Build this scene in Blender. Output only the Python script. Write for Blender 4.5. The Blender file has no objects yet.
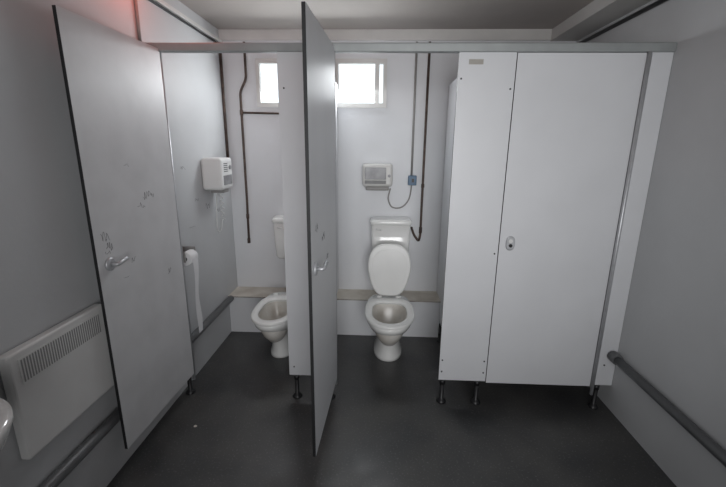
import bpy, bmesh, math, random
from mathutils import Matrix, Vector
random.seed(4)
S=bpy.context.scene
COL=S.collection
try: S.view_settings.view_transform='Standard'
except Exception: pass
W,D,CEIL,HR=2.7285,1.0893,2.477,2.10
XL=-.035
YF=-3.2
# ---------------------------------------------------------------- materials
def mat(name,c,rough=.5,metal=0,noise=0,scale=6,c2=None,bump=0,bscale=60,spec=.5,emit=None,es=0,detail=4,coat=0,ramp=(.35,.75)):
    m=bpy.data.materials.new(name); m.use_nodes=True
    nt=m.node_tree; b=nt.nodes['Principled BSDF']
    b.inputs['Base Color'].default_value=(*c,1); b.inputs['Roughness'].default_value=rough
    b.inputs['Metallic'].default_value=metal
    b.inputs['Specular IOR Level'].default_value=spec
    b.inputs['Coat Weight'].default_value=coat
    if c2 is None: c2=tuple(x*(1-noise) for x in c)
    tc=nt.nodes.new('ShaderNodeTexCoord')
    if noise or bump:
        n=nt.nodes.new('ShaderNodeTexNoise'); n.inputs['Scale'].default_value=scale; n.inputs['Detail'].default_value=detail
        nt.links.new(tc.outputs['Object'],n.inputs['Vector'])
        r=nt.nodes.new('ShaderNodeValToRGB')
        r.color_ramp.elements[0].position=ramp[0]; r.color_ramp.elements[0].color=(*c2,1)
        r.color_ramp.elements[1].position=ramp[1]; r.color_ramp.elements[1].color=(*c,1)
        nt.links.new(n.outputs['Fac'],r.inputs['Fac'])
        if noise: nt.links.new(r.outputs['Color'],b.inputs['Base Color'])
    if bump:
        n2=nt.nodes.new('ShaderNodeTexNoise'); n2.inputs['Scale'].default_value=bscale
        nt.links.new(tc.outputs['Object'],n2.inputs['Vector'])
        bp=nt.nodes.new('ShaderNodeBump'); bp.inputs['Strength'].default_value=bump; bp.inputs['Distance'].default_value=.01
        nt.links.new(n2.outputs['Fac'],bp.inputs['Height']); nt.links.new(bp.outputs['Normal'],b.inputs['Normal'])
    return m
M={}
M['lam']=mat('white_laminate',(.67,.68,.70),.38,noise=.06,scale=3,ramp=(.3,.7))
M['lamd']=mat('scuffed_laminate',(.62,.625,.635),.42,noise=.10,scale=5,ramp=(.3,.6))
M['core']=mat('dark_core',(.018,.018,.02),.5,noise=.3,scale=30)
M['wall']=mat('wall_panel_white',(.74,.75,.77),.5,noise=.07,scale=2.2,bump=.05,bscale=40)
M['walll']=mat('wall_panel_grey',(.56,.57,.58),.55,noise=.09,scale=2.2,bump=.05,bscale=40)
M['ceil']=mat('ceiling_paint',(.42,.385,.36),.8,noise=.1,scale=3)
M['beam']=mat('beam_paint',(.56,.55,.53),.6,noise=.1,scale=3)
M['white']=mat('white_plastic',(.72,.72,.71),.35,noise=.05,scale=8)
M['cream']=mat('aged_white_plastic',(.66,.65,.63),.4,noise=.08,scale=8)
M['por']=mat('porcelain',(.86,.86,.84),.12,noise=.04,scale=5,coat=.5)
M['stain']=mat('stained_porcelain',(.82,.80,.76),.2,noise=1,c2=(.62,.58,.52),scale=9)
M['water']=mat('toilet_water',(.38,.35,.31),.05,noise=.2,scale=5)
M['seat']=mat('seat_plastic',(.82,.82,.80),.25,noise=.05,scale=6)
M['alu']=mat('brushed_aluminium',(.55,.56,.58),.4,metal=.45,noise=.15,scale=25)
M['alur']=mat('headrail_aluminium',(.36,.38,.38),.45,metal=.35,noise=.12,scale=12)
M['silver']=mat('satin_silver',(.36,.36,.37),.5,metal=.3,noise=.35,scale=14)
M['chrome']=mat('chrome',(.75,.75,.76),.15,metal=1,noise=.1,scale=10)
M['black']=mat('black_plastic',(.015,.015,.017),.4,noise=.3,scale=20)
M['rust']=mat('painted_rusty_pipe',(.13,.085,.065),.6,noise=.5,c2=(.05,.035,.03),scale=18)
M['pipe']=mat('grey_plastic_pipe',(.15,.155,.16),.4,noise=.2,scale=10)
M['grey']=mat('grey_conduit',(.30,.29,.28),.5,noise=.15,scale=10)
M['blue']=mat('blue_switch_plastic',(.04,.12,.22),.4,noise=.2,scale=20)
M['ledge']=mat('dusty_ledge_top',(.74,.70,.63),.5,noise=.5,c2=(.54,.49,.42),scale=7)
M['ledgee']=mat('worn_ledge_edge',(.40,.36,.31),.6,noise=.5,scale=12)
M['paper']=mat('tissue_paper',(.80,.80,.81),.9,noise=.06,scale=12)
M['ink']=mat('marker_ink',(.16,.16,.17),.6,noise=.3,scale=20)
M['slot']=mat('dark_vent',(.10,.10,.10),.7,noise=.2,scale=20)
M['slotg']=mat('grey_vent',(.30,.30,.30),.7,noise=.2,scale=20)
M['sticker']=mat('aged_sticker',(.42,.40,.36),.5,noise=.2,scale=20)
M['glass']=mat('daylit_glass',(.3,.35,.4),.3,noise=.05,scale=3)
def glassmat():
    m=M['glass']; nt=m.node_tree; b=nt.nodes['Principled BSDF']
    tc=nt.nodes.new('ShaderNodeTexCoord'); n=nt.nodes.new('ShaderNodeTexNoise'); n.inputs['Scale'].default_value=6; n.inputs['Detail'].default_value=3
    r=nt.nodes.new('ShaderNodeValToRGB'); r.color_ramp.elements[0].color=(.62,.68,.68,1); r.color_ramp.elements[1].color=(.90,.96,1,1)
    r.color_ramp.elements[0].position=.36; r.color_ramp.elements[1].position=.58
    nt.links.new(tc.outputs['Object'],n.inputs['Vector']); nt.links.new(n.outputs['Fac'],r.inputs['Fac'])
    nt.links.new(r.outputs['Color'],b.inputs['Emission Color']); b.inputs['Emission Strength'].default_value=1.35
glassmat()
def floormat():
    m=bpy.data.materials.new('dark_vinyl_floor'); m.use_nodes=True; nt=m.node_tree; b=nt.nodes['Principled BSDF']
    tc=nt.nodes.new('ShaderNodeTexCoord')
    def noise(s,d,p0,p1,a,c):
        n=nt.nodes.new('ShaderNodeTexNoise'); n.inputs['Scale'].default_value=s; n.inputs['Detail'].default_value=d
        nt.links.new(tc.outputs['Object'],n.inputs['Vector'])
        r=nt.nodes.new('ShaderNodeValToRGB'); r.color_ramp.elements[0].position=p0; r.color_ramp.elements[1].position=p1
        r.color_ramp.elements[0].color=a; r.color_ramp.elements[1].color=c
        nt.links.new(n.outputs['Fac'],r.inputs['Fac']); return r
    a=noise(2.6,9,.35,.70,(.042,.043,.045,1),(.082,.080,.077,1))
    s=noise(90,2,.60,.68,(0,0,0,1),(.05,.05,.05,1))
    mix=nt.nodes.new('ShaderNodeMix'); mix.data_type='RGBA'; mix.blend_type='ADD'; mix.inputs[0].default_value=1
    nt.links.new(a.outputs['Color'],mix.inputs[6]); nt.links.new(s.outputs['Color'],mix.inputs[7])
    nt.links.new(mix.outputs[2],b.inputs['Base Color'])
    rr=noise(5,7,.3,.7,(.28,.28,.28,1),(.46,.46,.46,1)); nt.links.new(rr.outputs['Color'],b.inputs['Roughness'])
    return m
M['floor']=floormat()
# ---------------------------------------------------------------- mesh helpers
def mkobj(name,bm,mats,root=None,off=(0,0,0),smooth=False,bevel=0,seg=2):
    bmesh.ops.recalc_face_normals(bm,faces=bm.faces)
    if root is not None and tuple(off)!=(0,0,0): bmesh.ops.translate(bm,verts=bm.verts,vec=-Vector(off))
    me=bpy.data.meshes.new(name); bm.to_mesh(me); bm.free()
    for m in (mats if isinstance(mats,(list,tuple)) else [mats]): me.materials.append(m)
    if smooth:
        for p in me.polygons: p.use_smooth=True
    o=bpy.data.objects.new(name,me); COL.objects.link(o)
    if root is not None: o.parent=root
    if bevel:
        b=o.modifiers.new('bevel','BEVEL'); b.width=bevel; b.segments=seg; b.limit_method='ANGLE'
    return o
def empty(name,loc,label,cat,rot=0,group=None):
    e=bpy.data.objects.new(name,None); e.empty_display_size=.1; COL.objects.link(e)
    e.location=loc; e.rotation_euler=(0,0,rot); e['label']=label; e['category']=cat
    if group: e['group']=group
    return e
def tag(o,label,cat,group=None):
    o['label']=label; o['category']=cat
    if group: o['group']=group
    return o
def struct(o,label=None,cat=None):
    o['kind']='structure'
    o['label']=label; o['category']=cat
    return o
def addbox(bm,lo,hi,mi=0):
    r=bmesh.ops.create_cube(bm,size=1)
    for v in r['verts']:
        v.co=Vector([lo[i]+(v.co[i]+.5)*(hi[i]-lo[i]) for i in range(3)])
    fs=set(f for v in r['verts'] for f in v.link_faces)
    for f in fs: f.material_index=mi
    return fs
def box(name,lo,hi,m,root=None,off=(0,0,0),bevel=0,seg=2):
    bm=bmesh.new(); addbox(bm,lo,hi); return mkobj(name,bm,m,root,off,bevel=bevel,seg=seg)
def panel(name,lo,hi,root=None,off=(0,0,0),m=None):
    bm=bmesh.new(); fs=addbox(bm,lo,hi); bm.normal_update()
    d=[hi[i]-lo[i] for i in range(3)]; t=d.index(min(d))
    for f in fs: f.material_index=0 if abs(f.normal[t])>.5 else 1
    return mkobj(name,bm,[m or M['lam'],M['core']],root,off)
def addtube(bm,pts,r,n=12,cap=True,mi=0):
    pts=[Vector(p) for p in pts]; rings=[]
    t0=(pts[1]-pts[0]).normalized(); up=Vector((0,0,1)) if abs(t0.z)<.9 else Vector((1,0,0))
    nrm=t0.cross(up).normalized()
    for i,p in enumerate(pts):
        if i==0: t=pts[1]-pts[0]
        elif i==len(pts)-1: t=pts[-1]-pts[-2]
        else: t=(pts[i+1]-pts[i]).normalized()+(pts[i]-pts[i-1]).normalized()
        t.normalize(); nrm=(nrm-t*nrm.dot(t)).normalized(); b=t.cross(nrm)
        rr=r[i] if isinstance(r,(list,tuple)) else r
        rings.append([bm.verts.new(p+(nrm*math.cos(2*math.pi*k/n)+b*math.sin(2*math.pi*k/n))*rr) for k in range(n)])
    for a,c in zip(rings,rings[1:]):
        for k in range(n):
            f=bm.faces.new((a[k],a[(k+1)%n],c[(k+1)%n],c[k])); f.smooth=True; f.material_index=mi
    if cap:
        f=bm.faces.new(rings[0][::-1]); f.material_index=mi; f=bm.faces.new(rings[-1]); f.material_index=mi
def roundpath(pts,r=.03,n=5):
    pts=[Vector(p) for p in pts]; out=[pts[0]]
    for i in range(1,len(pts)-1):
        a,b,c=pts[i-1],pts[i],pts[i+1]; ra=min(r,(a-b).length*.45,(c-b).length*.45)
        p=b+(a-b).normalized()*ra; q=b+(c-b).normalized()*ra
        for k in range(n+1):
            t=k/n; out.append(p*(1-t)**2+b*2*t*(1-t)+q*t*t)
    out.append(pts[-1]); return out
def spline(pts,n=8):
    P=[Vector(p) for p in pts]; P=[P[0]*2-P[1]]+P+[P[-1]*2-P[-2]]; out=[]
    for i in range(1,len(P)-2):
        for k in range(n):
            t=k/n; a,b,c,d=P[i-1],P[i],P[i+1],P[i+2]
            out.append(.5*((2*b)+(c-a)*t+(2*a-5*b+4*c-d)*t*t+(3*b-a-3*c+d)*t**3))
    out.append(P[-2]); return out
def tube(name,pts,r,m,root=None,off=(0,0,0),n=12):
    bm=bmesh.new(); addtube(bm,pts,r,n); return mkobj(name,bm,m,root,off)
def loft(name,rings,m,root=None,off=(0,0,0),cap0=True,cap1=True,smooth=True,mis=None):
    bm=bmesh.new(); R=[[bm.verts.new(p) for p in r] for r in rings]; n=len(R[0])
    for j,(a,c) in enumerate(zip(R,R[1:])):
        for k in range(n):
            f=bm.faces.new((a[k],a[(k+1)%n],c[(k+1)%n],c[k])); f.smooth=smooth
            if mis: f.material_index=mis[j]
    if cap0: bm.faces.new(R[0][::-1])
    if cap1:
        f=bm.faces.new(R[-1]); 
        if mis: f.material_index=mis[-1]
    return mkobj(name,bm,m,root,off)
def egg(z,x,y0,y1,rx,n=40,p=2.2,wide=.55):
    cy=y0+(y1-y0)*wide; out=[]
    for k in range(n):
        a=2*math.pi*k/n; c,s=math.cos(a),math.sin(a)
        pp=p if s<0 else p+1.2
        X=math.copysign(abs(c)**(2/pp),c)*rx
        Y=math.copysign(abs(s)**(2/pp),s)*((y1-cy) if s>0 else (cy-y0))
        out.append((x+X,cy+Y,z))
    return out
# ---------------------------------------------------------------- room shell
struct(box('floor',(XL-.1,YF-.1,-.1),(W+.1,D+.1,0),M['floor']),'dark grey worn vinyl floor','floor')
struct(box('ceiling',(XL-.1,YF-.1,CEIL),(W+.1,D+.1,CEIL+.1),M['ceil']),'dull grey-brown painted ceiling','ceiling')
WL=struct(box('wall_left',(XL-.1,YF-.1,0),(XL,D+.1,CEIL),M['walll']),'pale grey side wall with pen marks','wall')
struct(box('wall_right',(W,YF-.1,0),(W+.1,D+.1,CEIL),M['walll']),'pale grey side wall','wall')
struct(box('wall_front',(XL,YF-.1,0),(W,YF,CEIL),M['wall']),'white wall by the entrance','wall')
WX0,WX1,WZ0,WZ1=.24,1.29,1.905,2.27
bm=bmesh.new()
addbox(bm,(XL,D,0),(W,D+.1,WZ0)); addbox(bm,(XL,D,WZ1),(W,D+.1,CEIL)); addbox(bm,(XL,D,WZ0),(WX0,D+.1,WZ1)); addbox(bm,(WX1,D,WZ0),(W,D+.1,WZ1))
struct(mkobj('wall_back',bm,M['wall']),'white panelled rear wall with a high window','wall')
bm=bmesh.new(); f=.035
addbox(bm,(WX0,D-.012,WZ0),(WX1,D+.06,WZ0+f)); addbox(bm,(WX0,D-.012,WZ1-f),(WX1,D+.06,WZ1))
addbox(bm,(WX0,D-.012,WZ0+f),(WX0+.03,D+.06,WZ1-f)); addbox(bm,(WX1-.03,D-.012,WZ0+f),(WX1,D+.06,WZ1-f))
addbox(bm,(1.195,D-.004,WZ0+f),(1.23,D+.06,WZ1-f)); addbox(bm,(.86,D-.005,WZ0+f),(.905,D+.06,WZ1-f))
addbox(bm,(WX0,D+.03,WZ0+f),(WX1,D+.045,WZ1-f),1)
struct(mkobj('window_1',bm,[M['cream'],M['glass']]),'high white-framed window with bright daylit panes','window')
struct(box('trim_1',(W-.20,YF,2.395),(W,D,CEIL),M['beam'],bevel=.004),'white boxed-in beam along the ceiling edge','trim')
struct(box('trim_2',(XL,YF,2.375),(XL+.025,D,2.40),M['cream'],bevel=.003),'narrow cream wall trim under the ceiling','trim')
struct(box('trim_3',(XL,D-.02,2.40),(W-.20,D,CEIL),M['cream'],bevel=.003),'pale cornice along rear wall','trim')
def ledge(name,x0,x1):
    bm=bmesh.new(); addbox(bm,(x0,.872,0),(x1,D,.330)); fs=addbox(bm,(x0,.848,.334),(x1,D,.342),1); bm.normal_update()
    for f in fs:
        if f.normal.z<.5: f.material_index=2
    struct(mkobj(name,bm,[M['wall'],M['ledge'],M['ledgee']]),'low white boxed-in ledge with dusty pale top','ledge')
ledge('trim_4',XL,.876); ledge('trim_5',.894,1.781); ledge('trim_6',1.799,W)
# ---------------------------------------------------------------- headrail
tag(box('headrail',(XL,-.022,2.078),(W,.022,2.122),M['alur'],bevel=.006),'grey aluminium headrail spanning the top of cubicles','rail')
# ---------------------------------------------------------------- partitions
Z0,Z1=.16,2.078
def foot(root,x,off,y=0):
    bm=bmesh.new(); addtube(bm,[(x,y,0),(x,y,.006),(x,y,.02),(x,y,.024),(x,y,Z0-.02)],[.032,.032,.020,.014,.014],16)
    addtube(bm,[(x,y,Z0-.03),(x,y,Z0+.0)],.018,16)
    mkobj('pedestal_foot',bm,M['black'],root,off)
def screws(root,pts,off):
    for (x,z) in pts:
        tube('screw',[(x,-.0075,z),(x,-.0105,z)],.005,M['black'],root,off,10)
def pilaster(x0,x1,feet,label,scr):
    off=((x0+x1)/2,0,0); r=empty('partition_panel',off,label,'partition')
    panel('board',(x0,-.0075,Z0),(x1,.0075,Z1),r,off)
    for x in feet: foot(r,x,off)
    screws(r,scr,off); return r,off
pilaster(XL+.002,.041,[.018],'narrow white laminate filler panel beside the side wall',[])
pilaster(.690,.979,[.735,.955],'white laminate panel between two open cubicle doors',[(.722,.22),(.722,1.9)])
r,off=pilaster(1.648,1.943,[1.675,1.895],'white laminate panel beside the closed door',[(1.665,.22),(1.665,.30),(1.665,1.95),(1.925,.22),(1.925,.30),(1.925,1.0),(1.925,1.9)])
box('sticker',(1.70,-.0082,2.02),(1.775,-.0075,2.045),M['sticker'],r,off)
pilaster(2.614,2.727,[2.64],'narrow white laminate panel against the side wall',[(2.66,.3)])
def divider(x,label):
    off=(x,.5,0); r=empty('cubicle_divider',off,label,'partition')
    panel('board',(x-.009,.0085,Z0),(x+.009,D-.014,Z1),r,off)
    foot(r,x,off,.80)
divider(.885,'white laminate divider wall between two toilet cubicles')
divider(1.790,'white laminate divider wall beside the closed cubicle')
# ---------------------------------------------------------------- doors
T=.0075
def lever(root,sx,z,side,dirn):
    y=side*T
    e=bpy.data.objects.new('handle',None); COL.objects.link(e); e.parent=root; e['label']='brushed metal lever handle on round rose'
    e.empty_display_size=.05
    bm=bmesh.new(); addtube(bm,[(sx,y,z),(sx,y+side*.008,z),(sx,y+side*.011,z)],[.030,.030,.024],24); mkobj('rose',bm,M['alu'],e)
    bm=bmesh.new(); addtube(bm,roundpath([(sx,y+side*.01,z),(sx,y+side*.04,z),(sx+dirn*.06,y+side*.04,z+.012)],.015),.0095,12); mkobj('lever',bm,M['alu'],e)
def scribble(root,sx,z,w,h,n,side=1,r=.0006):
    pts=[(sx+w*(i/(n-1)-.5)+random.uniform(-.3,.3)*w/n*2,side*(T+.0004),z+random.uniform(-.5,.5)*h) for i in range(n)]
    tube('graffiti',spline(pts,5),r,M['ink'],root,(0,0,0),5)
def cubdoor(hx,w,ang,label,sgn=1,m=None,top=2.076):
    r=empty('cubicle_door',(hx,0,0),label,'door',rot=-ang)
    lo,hi=(.013,w) if sgn>0 else (-w,-.005)
    panel('door_leaf',(lo,-T,.150),(hi,T,top),r,m=m)
    return r
d1=cubdoor(.054,.668,1.600,'open scuffed white cubicle door with black graffiti marks',m=M['lamd'],top=2.092)
lever(d1,.600,1.075,1,-1)
for a in [(.60,1.20,.05,.05,12),(.585,1.155,.04,.05,11),(.60,1.13,.03,.02,8),(.26,1.345,.09,.04,19),(.33,1.30,.06,.03,12),(.44,1.05,.03,.03,6),(.50,.98,.04,.01,4),(.40,1.5,.03,.015,6),(.15,.9,.03,.03,6)]: scribble(d1,*a)
d2=cubdoor(.992,.668,1.618,'open grey-white cubicle door seen nearly edge-on',m=M['lam'],top=2.10)
lever(d2,.600,1.075,1,-1)
for a in [(.55,1.25,.05,.04,11),(.40,1.18,.07,.05,14),(.3,1.05,.05,.03,9)]: scribble(d2,*a)
d3=cubdoor(2.600,.652,0,'closed clean white cubicle door with small metal lock',-1)
e=bpy.data.objects.new('door_lock',None); COL.objects.link(e); e.parent=d3; e['label']='oval brushed metal lock plate with indicator'
lx,lz=-.592,1.065
ring=[(lx+.026*math.copysign(abs(math.cos(a))**.8,math.cos(a)),0,lz+.042*math.copysign(abs(math.sin(a))**.8,math.sin(a))) for a in [2*math.pi*k/28 for k in range(28)]]
loftr=[[ (x,-T,z) for x,_,z in ring],[(x,-T-.007,z) for x,_,z in ring],[(lx+(x-lx)*.85,-T-.010,lz+(z-lz)*.85) for x,_,z in ring]]
loft('lock_plate',loftr,M['alu'],e,smooth=False)
tube('indicator',[(lx,-T-.010,lz+.014),(lx,-T-.012,lz+.014)],.012,M['white'],e)
tube('lock_knob',[(lx,-T-.010,lz-.012),(lx,-T-.018,lz-.012)],.010,M['black'],e)
for hx,hy,hr in ((.052,-.001,.0105),(.990,-.001,.0105),(2.6045,-.018,.0105)):
    o=tube('hinge_post',[(hx,hy,.10),(hx,hy,2.079)],hr,M['alu'],None,n=16)
    tag(o,'slim aluminium hinge post carrying a cubicle door','post','aluminium hinge posts')
for (y,z,w,h,n) in [(.62,1.16,.07,.05,12),(.45,1.22,.05,.03,8),(.30,1.45,.06,.03,8),(.80,1.10,.04,.04,8),(.35,1.05,.08,.01,6)]:
    pts=[(XL+.0004,y+w*(i/(n-1)-.5),z+random.uniform(-.5,.5)*h) for i in range(n)]
    tube('graffiti',spline(pts,5),.0008,M['ink'],WL,(0,0,0),5)
# ---------------------------------------------------------------- toilets
def toilet(x,label,lid=True,cx=0,kx=1.0):
    off=(x,.6,0); r=empty('toilet',off,label,'toilet')
    N=40
    out=[(0,.455,.845,.115),(.02,.46,.845,.112),(.05,.475,.845,.100),(.14,.465,.845,.094),(.20,.43,.845,.105),(.26,.34,.845,.135),(.32,.245,.845,.162),(.36,.195,.845,.174),(.388,.178,.845,.177),(.40,.182,.84,.175)]
    rings=[egg(z,x,a,b,rx*kx,N,2.2,.5) for z,a,b,rx in out]
    inn=[(.402,.20,.66,.148),(.39,.215,.65,.136),(.33,.225,.63,.126),(.26,.27,.60,.10),(.20,.33,.56,.065)]
    rings+=[egg(z,x,a,b,rx*kx,N,2.1,.5) for z,a,b,rx in inn]
    loft('bowl',rings,[M['por'],M['stain'],M['water']],r,off,mis=[0]*(len(out)+1)+[1]*(len(inn)-2)+[2])
    so=[(.404,1.0),(.412,1.012),(.424,1.0),(.426,.97)]
    rs=[]
    for z,k in so: rs.append([(x+(px-x)*k,.43+(py-.43)*k,z) for px,py,_ in egg(z,x,.172,.70,.180*kx,N,2.15,.5)])
    for z,k in ((.426,.82),(.418,.76),(.404,.76)): rs.append([(x+(px-x)*k*.93,.42+(py-.42)*k*.95,z) for px,py,_ in egg(z,x,.172,.70,.180*kx,N,2.15,.5)])
    rs.append(rs[0]); loft('toilet_seat',rs,M['seat'],r,off,False,False)
    for s in (-1,1): tube('seat_hinge',[(x+s*.075-.02,.715,.425),(x+s*.075+.02,.715,.425)],.012,M['seat'],r,off)
    if lid:
        def prof(wd,ht):
            o=[]
            for k in range(N):
                px,py,_=egg(0,0,-ht,0,wd,N,2.75,.5)[k]
                o.append((px*(1-.30*max(0,(py+.20)/.20)),-py))
            return o
        for nm,wd,ht,sh,z0 in (('toilet_lid',.172,.425,.01,0),('lid_inner_panel',.142,.345,-.003,.035)):
            rs=[]
            for t,k in ((0,.97),(.004,1),(.012,1),(.018,.94)) if sh>0 else ((0,.97),(.003,1),(.006,.97)):
                rs.append([(x+px*k,.728+.16*(h+z0)*.6-t+sh,.430+z0+(h-.21)*k+.21) for px,h in prof(wd,ht)])
            loft(nm,rs,M['seat'],r,off)
    c=x+cx
    def rr(z,hw,y0,y1,n=6,q=.03):
        o=[]
        for (sx,yy,a0) in ((1,y1,0),(-1,y1,90),(-1,y0,180),(1,y0,270)):
            X=c+sx*(hw-q); Y=yy-q if yy==y1 else yy+q
            for k in range(n+1):
                a=math.radians(a0+90*k/n); o.append((X+q*math.cos(a),Y+q*math.sin(a),z))
        return o
    loft('cistern',[rr(.66,.135,.945,D-.001),rr(.68,.15,.935,D-.001),rr(.80,.158,.925,D-.001),rr(.975,.163,.92,D-.001)],M['por'],r,off)
    loft('cistern_lid',[rr(.976,.166,.915,D-.001),rr(.982,.171,.91,D-.001),rr(1.005,.171,.91,D-.001),rr(1.018,.160,.922,D-.003)],M['por'],r,off)
    tube('flush_pipe',roundpath([(c,1.0,.67),(c,1.0,.46),(x,.84,.385),(x,.80,.375)],.05),.022,M['white'],r,off)
    tube('flush_lever',roundpath([(c-.12,.925,.94),(c-.12,.905,.94),(c-.08,.900,.935)],.01),.006,M['white'],r,off)
toilet(.495,'white ceramic toilet with open bowl and no lid',False,.03,.90)
toilet(1.340,'white ceramic toilet with raised lid and wall cistern',True,.01)
# ---------------------------------------------------------------- pipes
def pipe(name,pts,r,m,label,cat='pipe',rad=.03,clips=()):
    o=empty(name,pts[0],label,cat); tube('tube',roundpath(pts,rad),r,m,o,tuple(pts[0]))
    for a,b in clips: tube('pipe_collar',[a,b],r*1.35,m,o,tuple(pts[0]))
    return o
yb=D-.010
pipe('water_pipe',[(1.615,yb,2.39),(1.61,yb,.86),(1.60,yb,.80),(1.555,yb,.86),(1.53,yb,.93)],.010,M['rust'],'thin rust-brown water pipe running down to the cistern',clips=[((1.612,yb,1.30),(1.612,yb,1.27)),((1.61,yb,.93),(1.61,yb,.88))])
pipe('electrical_conduit',[(1.515,D-.009,2.39),(1.515,D-.009,1.36)],.009,M['grey'],'straight grey conduit dropping to a wall switch','conduit')
pipe('water_pipe',[(.16,yb,2.39),(.16,yb,2.12),(.105,yb,2.02),(.105,yb,1.16),(.10,yb,.76)],.010,M['rust'],'dark rusty water pipe with an offset bend',clips=[((.105,yb,1.88),(.105,yb,1.84)),((.103,yb,1.02),(.103,yb,.98)),((.1,yb,.80),(.1,yb,.76))])
pipe('branch_pipe',[(.110,yb,1.86),(.876,yb,1.85)],.008,M['rust'],'short horizontal branch of dark rusty pipe')
pipe('corner_pipe',[(XL+.011,1.05,2.37),(XL+.011,1.05,1.50)],.011,M['rust'],'straight brown pipe tucked in the wall corner')
pipe('waste_pipe',[(XL+.028,.846,.325),(XL+.028,YF,.30)],.027,M['pipe'],'grey plastic pipe running low along the side wall')
pipe('waste_pipe',[(W-.034,.10,.372),(W-.034,YF,.34)],.025,M['pipe'],'grey plastic pipe low on the wall beside panel',clips=[((W-.034,-.02,.372),(W-.034,-.07,.372))])
pipe('ceiling_pipe',[(W-.012,D,2.36),(W-.012,YF,2.36)],.012,M['black'],'thin black pipe running high along the wall')
pipe('ceiling_cable',[(XL+.007,D,2.366),(XL+.007,YF,2.366)],.007,M['black'],'thin dark cable running high along the wall','cable')
pipe('wall_cable',[(XL+.008,-.03,2.355),(XL+.008,-.03,2.08)],.008,M['grey'],'thin grey cable fixed vertically on the wall','cable')
# ---------------------------------------------------------------- heater
off=(XL,-.86,.49); h=empty('panel_heater',off,'slim white electric panel heater with slotted top grille','heater')
y0,y1,z0,z1=-1.10,-.632,.485,.90
box('casing',(XL+.006,y0,z0),(XL+.045,y1,z1),M['white'],h,off,bevel=.010,seg=3)
bm=bmesh.new(); X=XL+.045
addbox(bm,(X-.001,y0+.035,z1-.125),(X+.002,y1-.035,z1-.03),0)
n=34
for i in range(n):
    y=y0+.045+(y1-y0-.09)*i/(n-1); addbox(bm,(X+.0015,y-.0028,z1-.12),(X+.0025,y+.0028,z1-.035),1)
mkobj('grille',bm,[M['white'],M['slotg']],h,off)
for z in (z0+.08,z1-.08): box('bracket',(XL,y0+.1,z-.02),(XL+.008,y1-.1,z+.02),M['alu'],h,off)
# ---------------------------------------------------------------- basin
BY=-1.570; BZ=.06
off=(XL,BY,0); b=empty('wash_basin',off,'white ceramic wash basin fixed to the wall','sink')
def bas(z,k,m=1):
    z+=BZ; o=[]
    for i in range(48):
        a=2*math.pi*i/48; X=math.cos(a); Y=math.sin(a)
        px=max(X,-.25)
        o.append((XL+.102+(.27*k*(abs(px)**.8) if px>0 else px*.4*m),BY+.27*k*math.copysign(abs(Y)**.6,Y),z))
    return o
loft('bowl',[bas(.66,.4),bas(.70,.7),bas(.78,.93),bas(.83,1),bas(.85,1),bas(.85,.88,.3),bas(.80,.82,.3),bas(.72,.5,.1)],M['por'],b,off)
tube('tap',roundpath([(XL+.04,BY,.90),(XL+.04,BY,1.01),(.13,BY,1.01),(.13,BY,.98)],.02),.011,M['chrome'],b,off)
tube('waste_trap',roundpath([(.10,BY,.74),(.10,BY,0)],.05),.018,M['white'],b,off)
# ---------------------------------------------------------------- hand dryers
off=(1.23,D,1.36); e=empty('hand_dryer',off,'small satin silver-fronted hand dryer on the rear wall','hand dryer')
x0,x1,z0,z1=1.105,1.355,1.25,1.465
box('casing',(x0,D-.11,z0+.03),(x1,D,z1),M['cream'],e,off,bevel=.025,seg=4)
box('front_panel',(x0+.022,D-.116,z0+.09),(x1-.055,D-.106,z1-.028),M['silver'],e,off,bevel=.004)
box('lower_panel',(x0+.022,D-.114,z0+.055),(x1-.055,D-.106,z0+.083),M['slotg'],e,off,bevel=.003)
box('nozzle',(x0+.03,D-.10,z0),(x1-.03,D-.02,z0+.032),M['grey'],e,off,bevel=.008)
tube('push_button',[(x1-.03,D-.11,z0+.12),(x1-.03,D-.122,z0+.12)],.012,M['silver'],e,off,16)
o=tube('power_cable',spline([(1.34,D-.02,1.26),(1.325,D-.006,1.17),(1.36,D-.006,1.10),(1.44,D-.006,1.10),(1.50,D-.006,1.17),(1.52,D-.010,1.30)]),.006,M['grey']); tag(o,'thin pale cable looping to the switch','cable')
off=(1.52,D,1.33); e=empty('wall_switch',off,'small blue surface-mounted wall switch','switch')
box('switch_box',(1.487,D-.04,1.29),(1.556,D,1.37),M['blue'],e,off,bevel=.004)
box('rocker',(1.515,D-.045,1.315),(1.535,D-.039,1.345),M['black'],e,off,bevel=.002)
off=(XL,.62,1.38); e=empty('hand_dryer',off,'white boxy hand dryer mounted on the side wall','hand dryer')
box('casing',(XL,.55,1.28),(.115,.77,1.51),M['white'],e,off,bevel=.022,seg=4)
box('nozzle',(.0,.61,1.255),(.10,.71,1.29),M['grey'],e,off,bevel=.008)
bm=bmesh.new()
for i in range(5): addbox(bm,(.114,.60,1.41+i*.014),(.1165,.67,1.416+i*.014))
mkobj('vent',bm,M['slot'],e,off)
box('front_panel',(.110,.585,1.315),(.119,.74,1.385),M['silver'],e,off,bevel=.003)
tube('push_button',[(.11,.71,1.44),(.123,.71,1.44)],.016,M['silver'],e,off,16)
K=XL+.005
coil=[(K+.012+.012*math.cos(t*.9),.845+.014*math.sin(t*.9),1.28-t*.0062) for t in range(0,46)]
o=tube('power_cable',spline([(K+.03,.80,1.31)]+coil+[(K+.004,.80,.93),(K+.002,.74,.95),(K+.01,.73,1.10),(K+.02,.74,1.26)],3),.0035,M['white'],n=8); tag(o,'white coiled cable dangling below a hand dryer','cable')
off=(XL,.86,1.33); e=empty('wall_switch',off,'small blue-grey wall switch beside the hand dryer','switch')
box('switch_box',(XL,.83,1.29),(XL+.045,.90,1.37),M['blue'],e,off,bevel=.004)
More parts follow.
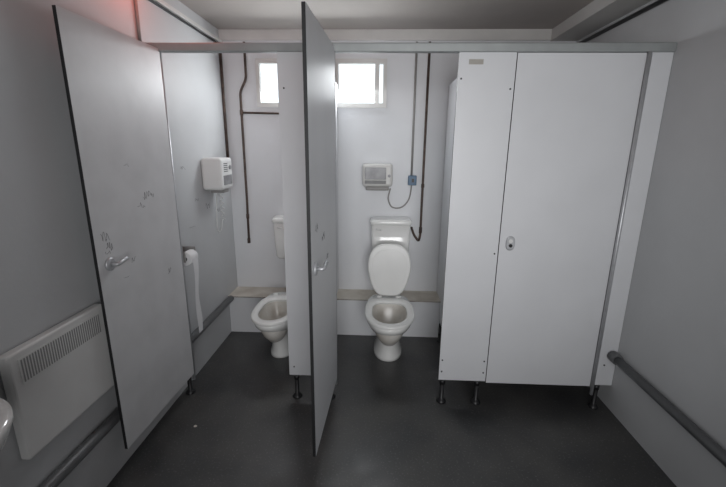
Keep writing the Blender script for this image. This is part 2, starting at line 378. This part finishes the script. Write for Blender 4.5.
box('rocker',(XL+.044,.855,1.315),(XL+.049,.875,1.345),M['white'],e,off)
# ---------------------------------------------------------------- toilet roll
off=(XL,.12,.9); e=empty('toilet_roll_holder',off,'wall holder with toilet paper trailing to the pipe','toilet paper')
P=-.035; Q=-.05
box('wall_plate',(XL,.12+Q,.93),(XL+.015,.22+Q,.965),M['grey'],e,off,bevel=.004)
bm=bmesh.new(); addtube(bm,[(.07+P,.125+Q,.90),(.07+P,.215+Q,.90)],.042,28); mkobj('paper_roll',bm,M['paper'],e,off)
bm=bmesh.new(); addtube(bm,[(.07+P,.105+Q,.90),(.07+P,.235+Q,.90)],.014,16); mkobj('spindle',bm,M['slot'],e,off)
for yy in (.100,.232): box('roll_arm',(XL,yy+Q,.885),(.085+P,yy+.007+Q,.955),M['grey'],e,off)
bm=bmesh.new(); prev=None
for i in range(20):
    t=i/19; z=.90-t*.54; w=.005*math.sin(t*9)
    a=bm.verts.new((.110+P-.03*t+.004*math.sin(t*7),.140+Q+w*.5+.045*t,z)); c=bm.verts.new((.110+P-.03*t+.004*math.sin(t*8+1),.203+Q+w+.035*t,z))
    if prev: f=bm.faces.new((prev[0],prev[1],c,a)); f.smooth=True
    prev=(a,c)
mkobj('paper_sheet',bm,M['paper'],e,off)
# ---------------------------------------------------------------- floor litter
def scrap(x,y,s,label):
    bm=bmesh.new(); bmesh.ops.create_icosphere(bm,subdivisions=2,radius=s)
    for v in bm.verts: v.co=Vector((v.co.x*random.uniform(.7,1.3)+x,v.co.y*random.uniform(.6,1.2)+y,max(0,(v.co.z*.5+s*.4)*random.uniform(.6,1.2))))
    tag(mkobj('paper_scrap',bm,M['ledge']),label,'litter')
scrap(.20,-.32,.009,'tiny crumpled pale paper scrap on the floor')
# ---------------------------------------------------------------- lights
def area(name,loc,rot,sx,sy,e,c=(1,1,1),spread=180):
    l=bpy.data.lights.new(name,'AREA'); l.shape='RECTANGLE'; l.size=sx; l.size_y=sy; l.energy=e; l.color=c; l.spread=math.radians(spread)
    o=bpy.data.objects.new(name,l); COL.objects.link(o); o.location=loc; o.rotation_euler=rot; return o
area('doorway_daylight',(1.5,YF+.08,1.45),(math.radians(90),0,0),1.2,1.5,15,(.99,.99,1),88)
area('window_daylight',(.77,D-.03,2.085),(math.radians(-60),0,0),.9,.25,12.5,(.94,.975,1))
l=bpy.data.lights.new('red_glow_fill','POINT'); l.energy=1.5; l.color=(1,.16,.09); l.shadow_soft_size=.06  # added point light tinting upper-left wall and ceiling; the room has no lamp here
o=bpy.data.objects.new('red_glow_fill',l); COL.objects.link(o); o.location=(.16,-.12,2.40)
w=bpy.data.worlds.new('world'); S.world=w; w.use_nodes=True
w.node_tree.nodes['Background'].inputs[0].default_value=(.8,.9,1,1); w.node_tree.nodes['Background'].inputs[1].default_value=.6
# ---------------------------------------------------------------- camera
q=dict(yaw=-.0401,pitch=.2441,roll=-.0102)
def ray(xr,ur):
    c,s=math.cos(q['roll']),math.sin(q['roll']); x=c*xr+s*ur; u=-s*xr+c*ur
    c,s=math.cos(q['pitch']),math.sin(q['pitch']); yy=c+u*s; z=-s+u*c
    c,s=math.cos(q['yaw']),math.sin(q['yaw']); return Vector((c*x+s*yy,-s*x+c*yy,z))
f=ray(0,0); R=ray(1,0)-f; U=ray(0,1)-f
cd=bpy.data.cameras.new('camera'); cam=bpy.data.objects.new('camera',cd); COL.objects.link(cam)
cam.matrix_world=Matrix(((R.x,U.x,-f.x,1.2457),(R.y,U.y,-f.y,-2.2101),(R.z,U.z,-f.z,1.5948),(0,0,0,1)))
cd.sensor_width=36; cd.lens=386.3166/726*36; cd.clip_start=.02
S.camera=cam
